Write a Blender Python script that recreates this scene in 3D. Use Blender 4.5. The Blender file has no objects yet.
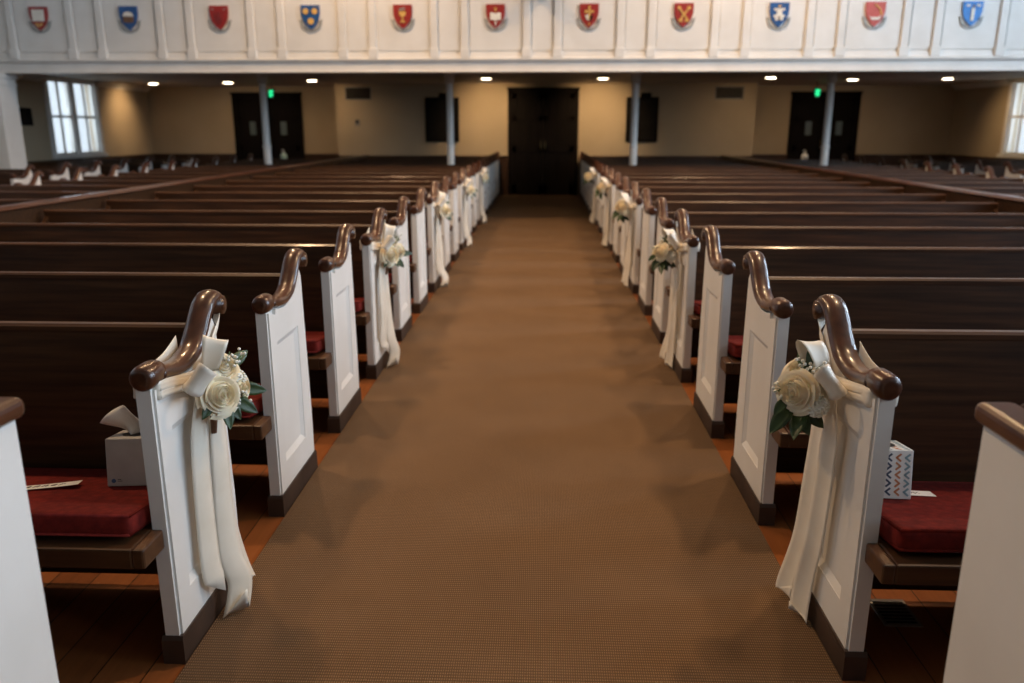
import bpy, bmesh, math, random
from mathutils import Vector, Matrix
PI = math.pi
random.seed(7)
SC = bpy.context.scene
COL = SC.collection

# ------------------------------------------------------------------ camera
cam_d = bpy.data.cameras.new('camera')
cam = bpy.data.objects.new('camera', cam_d); COL.objects.link(cam)
cam.location = (0, 0, 1.4)
cam.rotation_euler = (PI/2 - .2574, 0, .0381)
cam_d.sensor_width = 36
cam_d.lens = 805.0/1024*36
cam_d.clip_start = .05; cam_d.clip_end = 200
cam_d.dof.use_dof = True
cam_d.dof.focus_distance = 2.35
cam_d.dof.aperture_fstop = 2.3
SC.camera = cam

# ------------------------------------------------------------------ world, daylight, exposure
SC.view_settings.view_transform = 'Standard'
SC.view_settings.look = 'None'
SC.view_settings.gamma = 1
SC.view_settings.use_curve_mapping = False
SC.view_settings.exposure = 0.18
SC.cycles.use_denoising = True
SC.cycles.max_bounces = 7
SC.cycles.sample_clamp_indirect = 6
W = bpy.data.worlds.new('world'); SC.world = W; W.use_nodes = True
W.node_tree.nodes['Background'].inputs[0].default_value = (.74, .87, 1, 1)
W.node_tree.nodes['Background'].inputs[1].default_value = 1.25

NAVE_WIN_Y = (-3.2, .6, 4.4, 8.2)          # centres of the tall nave windows, both side walls
WALLX = 9.2; CEIL = 8.0
DAY_R = (290, 360, 360, 720); DAY_L = (4, 6, 10, 16)      # watts of daylight, front to rear
def area(name, loc, rot, sx, sy, power, color):
    l = bpy.data.lights.new(name, 'AREA'); l.shape = 'RECTANGLE'; l.size = sx; l.size_y = sy
    l.energy = power; l.color = color
    o = bpy.data.objects.new(name, l); COL.objects.link(o); o.location = loc; o.rotation_euler = rot
    return o
for y, DR, DL_ in zip(NAVE_WIN_Y, DAY_R, DAY_L):
    area('daylight', (WALLX+.35, y, 4.3), (0, PI/2, 0), 4.6, 1.7, DR, (.62, .80, 1))
    area('daylight', (-WALLX-.35, y, 4.3), (0, -PI/2, 0), 4.6, 1.7, DL_, (.62, .80, 1))
for s in (-1, 1):                           # daylight at the two shuttered windows under the balcony
    area('daylight', (s*(WALLX+.30), 16.08, 1.62), (0, s*PI/2, 0), 1.3, 1.5, 10, (.75, .88, 1))

# ------------------------------------------------------------------ helpers
def mesh_obj(name, bm, mat, parent=None, smooth=False, loc=(0,0,0)):
    me = bpy.data.meshes.new(name)
    bmesh.ops.recalc_face_normals(bm, faces=bm.faces)
    bm.to_mesh(me); bm.free()
    if mat: me.materials.append(mat)
    if smooth:
        for p in me.polygons: p.use_smooth = True
    o = bpy.data.objects.new(name, me); COL.objects.link(o); o.location = loc
    if parent: o.parent = parent
    return o
def thing(name, label, cat, loc=(0,0,0), rz=0, group=None):
    o = bpy.data.objects.new(name, None); COL.objects.link(o)
    o.empty_display_size = .1
    o.location = loc; o.rotation_euler = (0,0,rz)
    o['label'] = label; o['category'] = cat
    if group: o['group'] = group
    return o
def tag(o, label, cat, group=None):
    o['label'] = label; o['category'] = cat
    if group: o['group'] = group
    return o
def struct(o): o['kind'] = 'structure'; return o
def box(bm, x0, x1, y0, y1, z0, z1, bev=0.0, seg=2):
    x0,x1 = sorted((x0,x1)); y0,y1 = sorted((y0,y1)); z0,z1 = sorted((z0,z1))
    r = bmesh.ops.create_cube(bm, size=1.0)
    vs = r['verts']
    for v in vs:
        v.co = Vector((x0+(v.co.x+.5)*(x1-x0), y0+(v.co.y+.5)*(y1-y0), z0+(v.co.z+.5)*(z1-z0)))
    if bev > 0:
        es = list({e for v in vs for e in v.link_edges})
        bmesh.ops.bevel(bm, geom=es, offset=bev, segments=seg, profile=.5, affect='EDGES')
def prism_x(bm, pts, x0, x1):
    """pts = (y,z) polygon extruded between x0 and x1"""
    a = [bm.verts.new((x0, p[0], p[1])) for p in pts]
    b = [bm.verts.new((x1, p[0], p[1])) for p in pts]
    bm.faces.new(a); bm.faces.new(b[::-1])
    n = len(pts)
    for i in range(n):
        bm.faces.new((a[i], b[i], b[(i+1)%n], a[(i+1)%n]))
def prism_y(bm, pts, y0, y1):
    a = [bm.verts.new((p[0], y0, p[1])) for p in pts]
    b = [bm.verts.new((p[0], y1, p[1])) for p in pts]
    bm.faces.new(a); bm.faces.new(b[::-1])
    n = len(pts)
    for i in range(n):
        bm.faces.new((a[i], b[i], b[(i+1)%n], a[(i+1)%n]))
def lathe(bm, prof, cx=0, cy=0, n=24):
    """prof = (r,z) from bottom to top"""
    rings = []
    for r, z in prof:
        rings.append([bm.verts.new((cx+r*math.cos(2*PI*i/n), cy+r*math.sin(2*PI*i/n), z)) for i in range(n)])
    for a, b in zip(rings, rings[1:]):
        for i in range(n): bm.faces.new((a[i], a[(i+1)%n], b[(i+1)%n], b[i]))
    bm.faces.new(rings[0][::-1]); bm.faces.new(rings[-1])
def sweep(bm, path, section, side=Vector((1,0,0))):
    """closed section (a,b): a along side, b along path normal; path list of Vectors, optional per-point scale"""
    rings = []
    n = len(path)
    for i, it in enumerate(path):
        p, sc = it
        t = (path[min(i+1,n-1)][0] - path[max(i-1,0)][0]).normalized()
        nrm = side.cross(t).normalized()
        rings.append([bm.verts.new(p + side*(a*sc) + nrm*(b*sc)) for a, b in section])
    m = len(section)
    for r0, r1 in zip(rings, rings[1:]):
        for i in range(m): bm.faces.new((r0[i], r0[(i+1)%m], r1[(i+1)%m], r1[i]))
    bm.faces.new(rings[0][::-1]); bm.faces.new(rings[-1])
def tube(bm, pts, r, n=6):
    rings = []
    for i, p in enumerate(pts):
        t = (pts[min(i+1,len(pts)-1)] - pts[max(i-1,0)]).normalized()
        u = t.orthogonal().normalized(); v = t.cross(u)
        rings.append([bm.verts.new(p + (u*math.cos(2*PI*k/n) + v*math.sin(2*PI*k/n))*r) for k in range(n)])
    for a, b in zip(rings, rings[1:]):
        for k in range(n): bm.faces.new((a[k], a[(k+1)%n], b[(k+1)%n], b[k]))
    bm.faces.new(rings[0][::-1]); bm.faces.new(rings[-1])
def ball(bm, c, r, sub=2, sc=(1,1,1)):
    m = Matrix.Translation(c) @ Matrix.Diagonal((r*sc[0], r*sc[1], r*sc[2], 1))
    bmesh.ops.create_icosphere(bm, subdivisions=sub, radius=1, matrix=m)
def catmull(pts, n=6):
    out = []
    P = [pts[0]] + list(pts) + [pts[-1]]
    for i in range(1, len(P)-2):
        p0,p1,p2,p3 = P[i-1],P[i],P[i+1],P[i+2]
        for k in range(n):
            t = k/n
            out.append(tuple(.5*((2*b)+(-a+c)*t+(2*a-5*b+4*c-d)*t*t+(-a+3*b-3*c+d)*t**3) for a,b,c,d in zip(p0,p1,p2,p3)))
    out.append(tuple(pts[-1]))
    return out
ORD = ['front','first','second','third','fourth','fifth','sixth','seventh','eighth','ninth','tenth','eleventh','twelfth',
       'thirteenth','fourteenth','fifteenth','sixteenth','seventeenth','eighteenth','last']

# ------------------------------------------------------------------ materials
def mat(name, color, rough=.5, coat=0, metal=0, spec=.5, **k):
    m = bpy.data.materials.new(name); m.use_nodes = True
    b = m.node_tree.nodes['Principled BSDF']
    b.inputs['Base Color'].default_value = (*color, 1)
    b.inputs['Roughness'].default_value = rough
    b.inputs['Coat Weight'].default_value = coat
    b.inputs['Coat Roughness'].default_value = .12
    b.inputs['Metallic'].default_value = metal
    b.inputs['Specular IOR Level'].default_value = spec
    for kk, v in k.items(): b.inputs[kk.replace('_',' ')].default_value = v
    return m
def nodes(m): return m.node_tree.nodes, m.node_tree.links, m.node_tree.nodes['Principled BSDF']
def noise_color(m, c0, c1, scale=(1,1,1), nscale=5, detail=4, lo=.3, hi=.7, bump=0, dist=.002):
    N, L, B = nodes(m)
    tc = N.new('ShaderNodeTexCoord'); mp = N.new('ShaderNodeMapping'); mp.inputs['Scale'].default_value = scale
    nz = N.new('ShaderNodeTexNoise'); nz.inputs['Scale'].default_value = nscale; nz.inputs['Detail'].default_value = detail
    cr = N.new('ShaderNodeValToRGB')
    cr.color_ramp.elements[0].color = (*c0,1); cr.color_ramp.elements[0].position = lo
    cr.color_ramp.elements[1].color = (*c1,1); cr.color_ramp.elements[1].position = hi
    L.new(tc.outputs['Object'], mp.inputs[0]); L.new(mp.outputs[0], nz.inputs['Vector'])
    L.new(nz.outputs['Fac'], cr.inputs[0]); L.new(cr.outputs[0], B.inputs['Base Color'])
    if bump:
        bp = N.new('ShaderNodeBump'); bp.inputs['Strength'].default_value = bump; bp.inputs['Distance'].default_value = dist
        L.new(nz.outputs['Fac'], bp.inputs['Height']); L.new(bp.outputs[0], B.inputs['Normal'])
    return m
def mth(N, L, op, a, b=None):
    n = N.new('ShaderNodeMath'); n.operation = op
    for i, v in enumerate((a, b)):
        if v is None: continue
        if isinstance(v, (int, float)): n.inputs[i].default_value = v
        else: L.new(v, n.inputs[i])
    return n.outputs[0]

M = {}
M['white'] = noise_color(mat('white_paint', (.74,.72,.68), .42), (.70,.68,.64), (.78,.765,.73), nscale=3, bump=.08)
M['wood'] = noise_color(mat('dark_stained_wood', (.05,.02,.01), .42, coat=.08, spec=.35), (.024,.0098,.0034), (.068,.029,.0105), scale=(1.2,22,22), nscale=2.2, detail=6)
M['cap'] = noise_color(mat('polished_brown_wood', (.08,.03,.018), .3, coat=.4, spec=.4), (.040,.0135,.006), (.088,.031,.014), scale=(20,3,20), nscale=2, detail=5)
M['base'] = noise_color(mat('dark_base_wood', (.04,.02,.012), .5), (.026,.014,.009), (.055,.031,.02), nscale=9)
M['seatwood'] = noise_color(mat('seat_wood', (.09,.04,.02), .38, coat=.12, spec=.4), (.038,.015,.006), (.085,.036,.014), scale=(1.2,20,20), nscale=2, detail=5)
M['tan'] = noise_color(mat('tan_wall_paint', (.42,.33,.22), .8), (.43,.34,.225), (.47,.375,.255), nscale=1.4)
M['navewall'] = noise_color(mat('nave_wall_paint', (.7,.66,.58), .8), (.44,.40,.34), (.50,.46,.39), nscale=1.2)
M['soffit'] = noise_color(mat('soffit_paint_capital_shade', (.42,.38,.33), .75), (.40,.36,.31), (.45,.41,.36), nscale=2)
M['door'] = noise_color(mat('near_black_wood', (.006,.004,.003), .65, spec=.08), (.004,.003,.0025), (.009,.006,.005), scale=(18,18,1), nscale=2)
M['black'] = noise_color(mat('black_panel', (.012,.010,.008), .7, spec=.1), (.009,.008,.007), (.016,.013,.011), nscale=6)
M['metal'] = noise_color(mat('grey_metal', (.28,.27,.25), .45, metal=.5), (.2,.19,.18), (.32,.31,.29), nscale=8)
M['brass'] = noise_color(mat('old_brass', (.25,.17,.08), .35, metal=1), (.2,.13,.06), (.3,.21,.1), nscale=10)
M['ribbon'] = noise_color(mat('ivory_satin', (.8,.75,.66), .33, **{'Sheen_Weight':.3}), (.74,.675,.56), (.83,.77,.66), scale=(1,1,1), nscale=9)
M['petal'] = noise_color(mat('ivory_petal', (.85,.78,.62), .55), (.78,.66,.43), (.87,.79,.62), nscale=25)
M['petal'].node_tree.nodes['Principled BSDF'].inputs['Subsurface Weight'].default_value = .15
M['petal'].node_tree.nodes['Principled BSDF'].inputs['Subsurface Radius'].default_value = (.02,.012,.006)
M['petalw'] = noise_color(mat('white_floret', (.82,.82,.76), .6), (.70,.72,.62), (.88,.87,.82), nscale=60)
M['leaf'] = noise_color(mat('leaf_green', (.03,.09,.03), .42), (.014,.034,.008), (.042,.080,.018), nscale=22)
M['stem'] = noise_color(mat('stem_green', (.08,.16,.05), .5), (.06,.12,.04), (.12,.2,.07), nscale=30)
M['twine'] = noise_color(mat('brown_twine', (.18,.09,.05), .8), (.13,.06,.03), (.22,.12,.07), nscale=60)
M['paper'] = noise_color(mat('white_paper', (.8,.78,.74), .7), (.77,.75,.71), (.83,.81,.77), nscale=8)
M['tissue'] = noise_color(mat('tissue_paper', (.85,.8,.74), .85), (.82,.77,.71), (.88,.84,.78), nscale=12, bump=.3)
M['card'] = noise_color(mat('grey_cardboard', (.5,.48,.45), .7), (.47,.45,.42), (.53,.51,.48), nscale=20)
M['ink'] = noise_color(mat('black_ink', (.02,.02,.02), .6), (.015,.015,.015), (.03,.03,.03), nscale=20)
M['inkblue'] = noise_color(mat('blue_ink', (.05,.12,.25), .6), (.04,.1,.2), (.06,.15,.3), nscale=20)
M['red'] = noise_color(mat('shield_red', (.42,.03,.025), .45), (.25,.012,.010), (.33,.018,.014), nscale=20)
M['ltred'] = noise_color(mat('shield_light_red', (.5,.09,.07), .45), (.45,.08,.06), (.55,.1,.08), nscale=20)
M['dkred'] = noise_color(mat('shield_dark_red', (.2,.02,.02), .45), (.16,.015,.015), (.24,.03,.03), nscale=20)
M['blue'] = noise_color(mat('shield_blue', (.02,.12,.36), .45), (.01,.06,.20), (.015,.095,.30), nscale=20)
M['ltblue'] = noise_color(mat('shield_bright_blue', (.02,.2,.6), .45), (.015,.16,.5), (.03,.24,.66), nscale=20)
M['gold'] = noise_color(mat('shield_gold', (.7,.42,.1), .4), (.6,.35,.08), (.8,.5,.15), nscale=20)
M['silver'] = noise_color(mat('shield_silver', (.5,.5,.48), .4), (.20,.20,.19), (.42,.42,.40), nscale=14)
M['ivory'] = noise_color(mat('shield_ivory', (.78,.74,.66), .5), (.72,.68,.6), (.84,.8,.72), nscale=20)
M['brown'] = noise_color(mat('shield_brown', (.16,.08,.04), .5), (.12,.06,.03), (.2,.1,.05), nscale=20)
M['bottle'] = noise_color(mat('bottle_plastic', (.45,.6,.5), .3), (.4,.55,.46), (.5,.66,.55), nscale=5)
M['white_plastic'] = noise_color(mat('white_plastic', (.8,.8,.78), .4), (.76,.76,.74), (.84,.84,.82), nscale=5)
M['chev_w'] = M['paper']
M['chev_o'] = noise_color(mat('orange_print', (.5,.2,.09), .6), (.45,.18,.08), (.55,.22,.1), nscale=20)
M['chev_t'] = noise_color(mat('teal_print', (.22,.34,.36), .6), (.2,.3,.33), (.25,.38,.4), nscale=20)
M['chev_n'] = noise_color(mat('navy_print', (.06,.08,.12), .6), (.05,.07,.1), (.07,.09,.14), nscale=20)

def emit(name, c, s):
    m = bpy.data.materials.new(name); m.use_nodes = True
    N, L, B = nodes(m)
    B.inputs['Emission Color'].default_value = (*c,1); B.inputs['Emission Strength'].default_value = s
    B.inputs['Base Color'].default_value = (*c,1)
    return m
M['lamp'] = emit('lamp_glow', (1,.82,.58), 14)
M['exit'] = emit('exit_green_glow', (.02,.75,.28), 1.6)
# glass
g = bpy.data.materials.new('window_glass'); g.use_nodes = True
N = g.node_tree.nodes; L = g.node_tree.links; N.clear()
out = N.new('ShaderNodeOutputMaterial'); mx = N.new('ShaderNodeMixShader'); tr = N.new('ShaderNodeBsdfTransparent'); gl = N.new('ShaderNodeBsdfGlossy')
gl.inputs['Roughness'].default_value = .03; mx.inputs[0].default_value = .08
L.new(tr.outputs[0], mx.inputs[1]); L.new(gl.outputs[0], mx.inputs[2]); L.new(mx.outputs[0], out.inputs[0]); M['glass'] = g

# carpet: small woven grid
m = mat('brown_woven_carpet', (.13,.08,.045), .9, spec=.15); N, L, B = nodes(m); M['carpet'] = m
tc = N.new('ShaderNodeTexCoord'); sp = N.new('ShaderNodeSeparateXYZ'); L.new(tc.outputs['Object'], sp.inputs[0])
wz = N.new('ShaderNodeTexNoise'); wz.inputs['Scale'].default_value = 9; L.new(tc.outputs['Object'], wz.inputs['Vector'])
wob = mth(N, L, 'MULTIPLY', wz.outputs['Fac'], .5)
sx = mth(N, L, 'SINE', mth(N, L, 'ADD', mth(N, L, 'MULTIPLY', sp.outputs[0], 2*PI/.0062), wob))
sy = mth(N, L, 'SINE', mth(N, L, 'ADD', mth(N, L, 'MULTIPLY', sp.outputs[1], 2*PI/.0115), wob))
hgt = mth(N, L, 'MULTIPLY', mth(N, L, 'ADD', sx, 1.0), mth(N, L, 'ADD', sy, 1.0))
hgt = mth(N, L, 'MULTIPLY', hgt, .25)
nz = N.new('ShaderNodeTexNoise'); nz.inputs['Scale'].default_value = 2.5; nz.inputs['Detail'].default_value = 6; L.new(tc.outputs['Object'], nz.inputs['Vector'])
cr = N.new('ShaderNodeValToRGB'); cr.color_ramp.elements[0].color = (.070,.041,.022,1); cr.color_ramp.elements[1].color = (.27,.165,.090,1)
cr.color_ramp.elements[1].position = .8
fac = mth(N, L, 'ADD', mth(N, L, 'MULTIPLY', hgt, .85), mth(N, L, 'MULTIPLY', nz.outputs['Fac'], .22))
L.new(fac, cr.inputs[0]); L.new(cr.outputs[0], B.inputs['Base Color'])
bp = N.new('ShaderNodeBump'); bp.inputs['Distance'].default_value = .0025; bp.inputs['Strength'].default_value = .8
L.new(hgt, bp.inputs['Height']); L.new(bp.outputs[0], B.inputs['Normal'])

# plank floor: boards along Y
m = mat('orange_plank_floor', (.3,.1,.03), .28, coat=.3); N, L, B = nodes(m); M['floor'] = m
tc = N.new('ShaderNodeTexCoord'); sp = N.new('ShaderNodeSeparateXYZ'); L.new(tc.outputs['Object'], sp.inputs[0])
xb = mth(N, L, 'DIVIDE', sp.outputs[0], .13)
fr = mth(N, L, 'FRACT', xb); fl = mth(N, L, 'FLOOR', xb)
wn = N.new('ShaderNodeTexWhiteNoise'); wn.noise_dimensions = '1D'; L.new(fl, wn.inputs['W'])
mp = N.new('ShaderNodeMapping'); mp.inputs['Scale'].default_value = (30,1.6,1); L.new(tc.outputs['Object'], mp.inputs[0])
nz = N.new('ShaderNodeTexNoise'); nz.inputs['Scale'].default_value = 2; nz.inputs['Detail'].default_value = 6; L.new(mp.outputs[0], nz.inputs['Vector'])
fac = mth(N, L, 'ADD', mth(N, L, 'MULTIPLY', wn.outputs['Value'], .45), mth(N, L, 'MULTIPLY', nz.outputs['Fac'], .6))
cr = N.new('ShaderNodeValToRGB'); cr.color_ramp.elements[0].color = (.11,.032,.010,1); cr.color_ramp.elements[1].color = (.33,.11,.032,1)
L.new(fac, cr.inputs[0])
gap = mth(N, L, 'GREATER_THAN', fr, .97)
mc = N.new('ShaderNodeMix'); mc.data_type = 'RGBA'; L.new(gap, mc.inputs['Factor']); L.new(cr.outputs[0], mc.inputs['A']); mc.inputs['B'].default_value = (.02,.008,.004,1)
L.new(mc.outputs['Result'], B.inputs['Base Color'])

# red damask cushion cloth
m = mat('red_damask_cloth', (.2,.02,.02), .85, spec=.15); N, L, B = nodes(m); M['cushion'] = m
tc = N.new('ShaderNodeTexCoord')
vo = N.new('ShaderNodeTexVoronoi'); vo.inputs['Scale'].default_value = 42; L.new(tc.outputs['Object'], vo.inputs['Vector'])
nz = N.new('ShaderNodeTexNoise'); nz.inputs['Scale'].default_value = 160; L.new(tc.outputs['Object'], nz.inputs['Vector'])
fac = mth(N, L, 'ADD', mth(N, L, 'MULTIPLY', vo.outputs['Distance'], .7), mth(N, L, 'MULTIPLY', nz.outputs['Fac'], .5))
cr = N.new('ShaderNodeValToRGB'); cr.color_ramp.elements[0].color = (.20,.017,.011,1); cr.color_ramp.elements[1].color = (.085,.007,.005,1)
L.new(fac, cr.inputs[0]); L.new(cr.outputs[0], B.inputs['Base Color'])
bp = N.new('ShaderNodeBump'); bp.inputs['Distance'].default_value = .002; bp.inputs['Strength'].default_value = .5
L.new(fac, bp.inputs['Height']); L.new(bp.outputs[0], B.inputs['Normal'])

# ------------------------------------------------------------------ room
Y0R = -6.0; YB = 18.0; YR = 19.2; BALY = 12.0
CX = 4.5                                     # half width of the projecting middle part of the rear wall
bm = bmesh.new(); box(bm, -WALLX-.2, WALLX+.2, Y0R-.2, YR+.3, -.12, 0); struct(mesh_obj('floor', bm, M['floor']))
bm = bmesh.new(); box(bm, -.951, .794, -2.5, YB, 0, .006); struct(mesh_obj('floor_carpet_runner', bm, M['carpet']))
bm = bmesh.new(); box(bm, -WALLX-.2, WALLX+.2, Y0R-.2, YR+.3, CEIL, CEIL+.15); struct(mesh_obj('ceiling', bm, M['navewall']))
bm = bmesh.new(); box(bm, -WALLX-.2, WALLX+.2, Y0R-.2, Y0R, 0, CEIL); struct(mesh_obj('wall_front', bm, M['navewall']))
def side_wall(name, s):
    bm = bmesh.new(); x0, x1 = s*WALLX, s*(WALLX+.2)
    ys = [Y0R]
    for y in NAVE_WIN_Y: ys += [y-.8, y+.8]
    ys.append(11.9)
    for a, b in zip(ys[::2], ys[1::2]): box(bm, x0, x1, a, b, 1.9, 6.7)
    box(bm, x0, x1, Y0R, 11.9, 0, 1.9); box(bm, x0, x1, Y0R, 11.9, 6.7, CEIL)
    struct(mesh_obj(name, bm, M['navewall']))
side_wall('wall_left', -1); side_wall('wall_right', 1)
def aisle_wall(name, s):                       # the wall under the balcony, with the shuttered window opening
    bm = bmesh.new(); x0, x1 = s*WALLX, s*(WALLX+.2)
    box(bm, x0, x1, 11.9, 15.25, 0, CEIL); box(bm, x0, x1, 16.9, YR+.2, 0, CEIL)
    box(bm, x0, x1, 15.25, 16.9, 0, .93); box(bm, x0, x1, 15.25, 16.9, 2.345, CEIL)
    struct(mesh_obj(name, bm, M['tan']))
aisle_wall('wall_left_rear', -1); aisle_wall('wall_right_rear', 1)
bm = bmesh.new(); box(bm, -CX, CX, YB, YB+.12, 0, 2.4); box(bm, -CX, -CX+.12, YB+.12, YR, 0, 2.4); box(bm, CX-.12, CX, YB+.12, YR, 0, 2.4)
struct(mesh_obj('wall_back_middle', bm, M['tan']))
bm = bmesh.new(); box(bm, -WALLX-.2, WALLX+.2, YR, YR+.2, 0, CEIL); struct(mesh_obj('wall_back', bm, M['tan']))
# soffit of the balcony
bm = bmesh.new(); box(bm, -WALLX, WALLX, BALY+.02, YR, 2.36, 2.62); struct(mesh_obj('ceiling_under_balcony', bm, M['soffit']))
# dark wainscot with a cap
WZ = .80
def wains(name, segs):
    bm = bmesh.new()
    for (x0,x1,y0,y1,nx,ny) in segs:
        box(bm, x0, x1, y0, y1, 0, WZ, .004, 1)
        box(bm, x0-(.02 if nx<0 else 0), x1+(.02 if nx>0 else 0), y0-(.02 if ny<0 else 0), y1, WZ, WZ+.05, .006, 1)
    struct(mesh_obj(name, bm, M['wood']))
wains('trim_wainscot_middle', [(-CX-.03,-.78,YB-.03,YB,0,-1), (.78,CX+.03,YB-.03,YB,0,-1)])
wains('trim_wainscot_left', [(-WALLX,-7.22,YR-.03,YR,0,-1), (-5.6,-CX,YR-.03,YR,0,-1), (-CX-.03,-CX,YB-.03,YR,-1,0), (-WALLX,-WALLX+.03,12.6,YR,1,0)])
wains('trim_wainscot_right', [(5.6,CX,YR-.03,YR,0,-1), (7.12,WALLX,YR-.03,YR,0,-1), (CX,CX+.03,YB-.03,YR,1,0), (WALLX-.03,WALLX,12.6,YR,-1,0)])
# crown moulding under the soffit on the side walls
for nm, s in (('trim_crown_left',-1), ('trim_crown_right',1)):
    bm = bmesh.new()
    pts = [(s*WALLX,2.25),(s*(WALLX-.03),2.25),(s*(WALLX-.05),2.29),(s*(WALLX-.11),2.335),(s*(WALLX-.12),2.36),(s*WALLX,2.36)]
    prism_y(bm, pts, BALY+.3, 15.14); prism_y(bm, pts, 17.01, YR); struct(mesh_obj(nm, bm, M['white']))

# ------------------------------------------------------------------ balcony front
BZ = 2.19
def balcony():
    bm = bmesh.new(); y = BALY; x0, x1 = -WALLX, WALLX
    prof = [(y+.25,BZ),(y-.03,BZ),(y-.03,BZ+.015),(y-.02,BZ+.03),(y-.02,BZ+.13),(y-.05,BZ+.145),(y-.06,BZ+.165),(y-.06,BZ+.18),
            (y-.03,BZ+.195),(y-.02,BZ+.26),(y,BZ+.27),(y,3.75),(y-.08,3.78),(y-.08,3.86),(y+.25,3.86)]
    prism_x(bm, prof, x0, x1)
    P = 1.30; c0 = -7.185
    zb, zt = BZ+.27, 3.6
    def field(a, b):                              # raised field of a wall panel
        box(bm, a, b, y-.014, y+.01, zb+.01, zt, .007, 1)
    for i in range(-1, 13):
        c = c0 + P*i
        if c-.36 > -WALLX and c+.36 < WALLX: field(c-.365, c+.365)
        if c+.5 > -WALLX and c+.8 < WALLX: field(c+.65-.145, c+.65+.145)
        for sx in (c+.435, c+.865):
            if abs(sx) < WALLX-.1:
                box(bm, sx-.052, sx+.052, y-.04, y+.01, zb, zt+.1, .008, 2)
                box(bm, sx-.066, sx+.066, y-.055, y+.01, BZ+.19, zb+.05, .006, 1)
    return struct(mesh_obj('balcony_front', bm, M['white']))
balcony()

# coats of arms on the balcony panels
def shield_outline(w=.145, h=.35, n=10):
    pts = [(-w, h/2), (w, h/2)]
    right = catmull([(w, h/2), (w*.99, h*.12), (w*.80, -h*.14), (w*.42, -h*.36), (0, -h*.5)], 5)[1:]
    left = [(-x, z) for x, z in right[:-1]][::-1]
    return [(-w, h/2)] + [(w, h/2)] + right + left
def plate(bm, pts, y0, y1):
    prism_y(bm, pts, y0, y1)
def rect(cx, cz, w, h): return [(cx-w,cz-h),(cx+w,cz-h),(cx+w,cz+h),(cx-w,cz+h)]
def disc(cx, cz, r, n=14): return [(cx+r*math.cos(2*PI*i/n), cz+r*math.sin(2*PI*i/n)) for i in range(n)]
def bar(x0, z0, x1, z1, w):
    dx, dz = x1-x0, z1-z0; l = math.hypot(dx, dz); nx, nz = -dz/l*w, dx/l*w
    return [(x0+nx,z0+nz),(x1+nx,z1+nz),(x1-nx,z1-nz),(x0-nx,z0-nz)]
def scl(pts, k, dz=0): return [(x*k, z*k+dz) for x, z in pts]
book = [(-.085,.045),(-.05,.055),(0,.035),(.05,.055),(.085,.045),(.085,-.06),(.05,-.05),(0,-.07),(-.05,-.05),(-.085,-.06)]
ARMS = [
 ('red', [('ivory', [rect(0,.045,.095,.085)]), ('gold', [bar(-.05,-.075,-.01,-.12,.014), bar(.05,-.075,.015,-.105,.014)])], 'red shield with a large white square and gold marks below'),
 ('blue', [('brown', [[(-.085,.02),(.085,.02),(.08,-.06),(0,-.075),(-.08,-.06)]]), ('ivory', [[(-.085,.025),(-.06,.08),(0,.095),(.06,.08),(.085,.025)]])], 'blue shield with a white and brown boat'),
 ('red', [('dkred', [bar(-.06,.07,-.045,-.04,.007), bar(.06,.07,.045,-.04,.007), bar(-.045,-.04,0,-.09,.007), bar(.045,-.04,0,-.09,.007), rect(0,.02,.02,.06)]), ('silver', [disc(-.09,.12,.012), disc(.09,.12,.012)])], 'red shield with a dark outline figure'),
 ('blue', [('gold', [disc(-.07,.085,.045), disc(.07,.085,.045), disc(.005,-.06,.048)])], 'blue shield with three gold discs'),
 ('red', [('gold', [[(-.055,.075),(.055,.075),(.045,.02),(.012,0),(-.012,0),(-.045,.02)], rect(0,-.03,.01,.035), [(-.045,-.085),(.045,-.085),(.02,-.055),(-.02,-.055)]]), ('silver', [bar(-.05,.10,.04,.12,.014)])], 'red shield with a gold cup'),
 ('red', [('ivory', [book, bar(0,-.07,0,-.13,.008), bar(-.02,-.095,.02,-.095,.006)]), ('gold', [bar(0,.06,0,.13,.008), bar(-.025,.105,.025,.105,.008)])], 'red shield with an open white book'),
 ('red', [('gold', [rect(0,.04,.016,.10), rect(0,.06,.07,.016), rect(0,-.12,.008,.02)]), ('ivory', [[(-.06,0),(-.01,.02),(-.01,-.07),(-.04,-.05)]]), ('black', [[(.06,.01),(.01,.0),(.0,-.08),(.04,-.06)]])], 'red shield with a gold cross'),
 ('red', [('gold', [bar(-.07,.10,.06,-.07,.012), bar(.07,.10,-.06,-.07,.012), disc(-.075,.105,.026), disc(.075,.105,.026), rect(-.05,-.075,.03,.018), rect(.05,-.075,.03,.018)])], 'red shield with two crossed gold keys'),
 ('blue', [('ivory', [[(-.03,.09),(.03,.09),(.06,-.08),(-.06,-.08)], bar(-.08,.08,-.03,.07,.016), bar(.08,.08,.03,.07,.016), disc(-.065,-.02,.02), disc(.065,-.02,.02)]), ('gold', [rect(0,-.05,.014,.03), rect(0,.12,.02,.015)])], 'blue shield with a white tower'),
 ('ltred', [('gold', [bar(-.02,.14,.06,.08,.008), bar(.06,.08,.09,-.01,.008)]), ('ivory', [[(-.10,-.02),(-.06,-.045),(.05,-.04),(.09,-.01),(.06,-.075),(-.05,-.08)]])], 'light red shield with a white boat and gold sail line'),
 ('ltblue', [('ivory', [rect(0,-.01,.022,.09), bar(-.10,.115,-.05,.12,.014), bar(.05,.12,.10,.115,.014)]), ('brown', [rect(.005,.105,.014,.016)])], 'bright blue shield with a white upright sword'),
]
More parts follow.
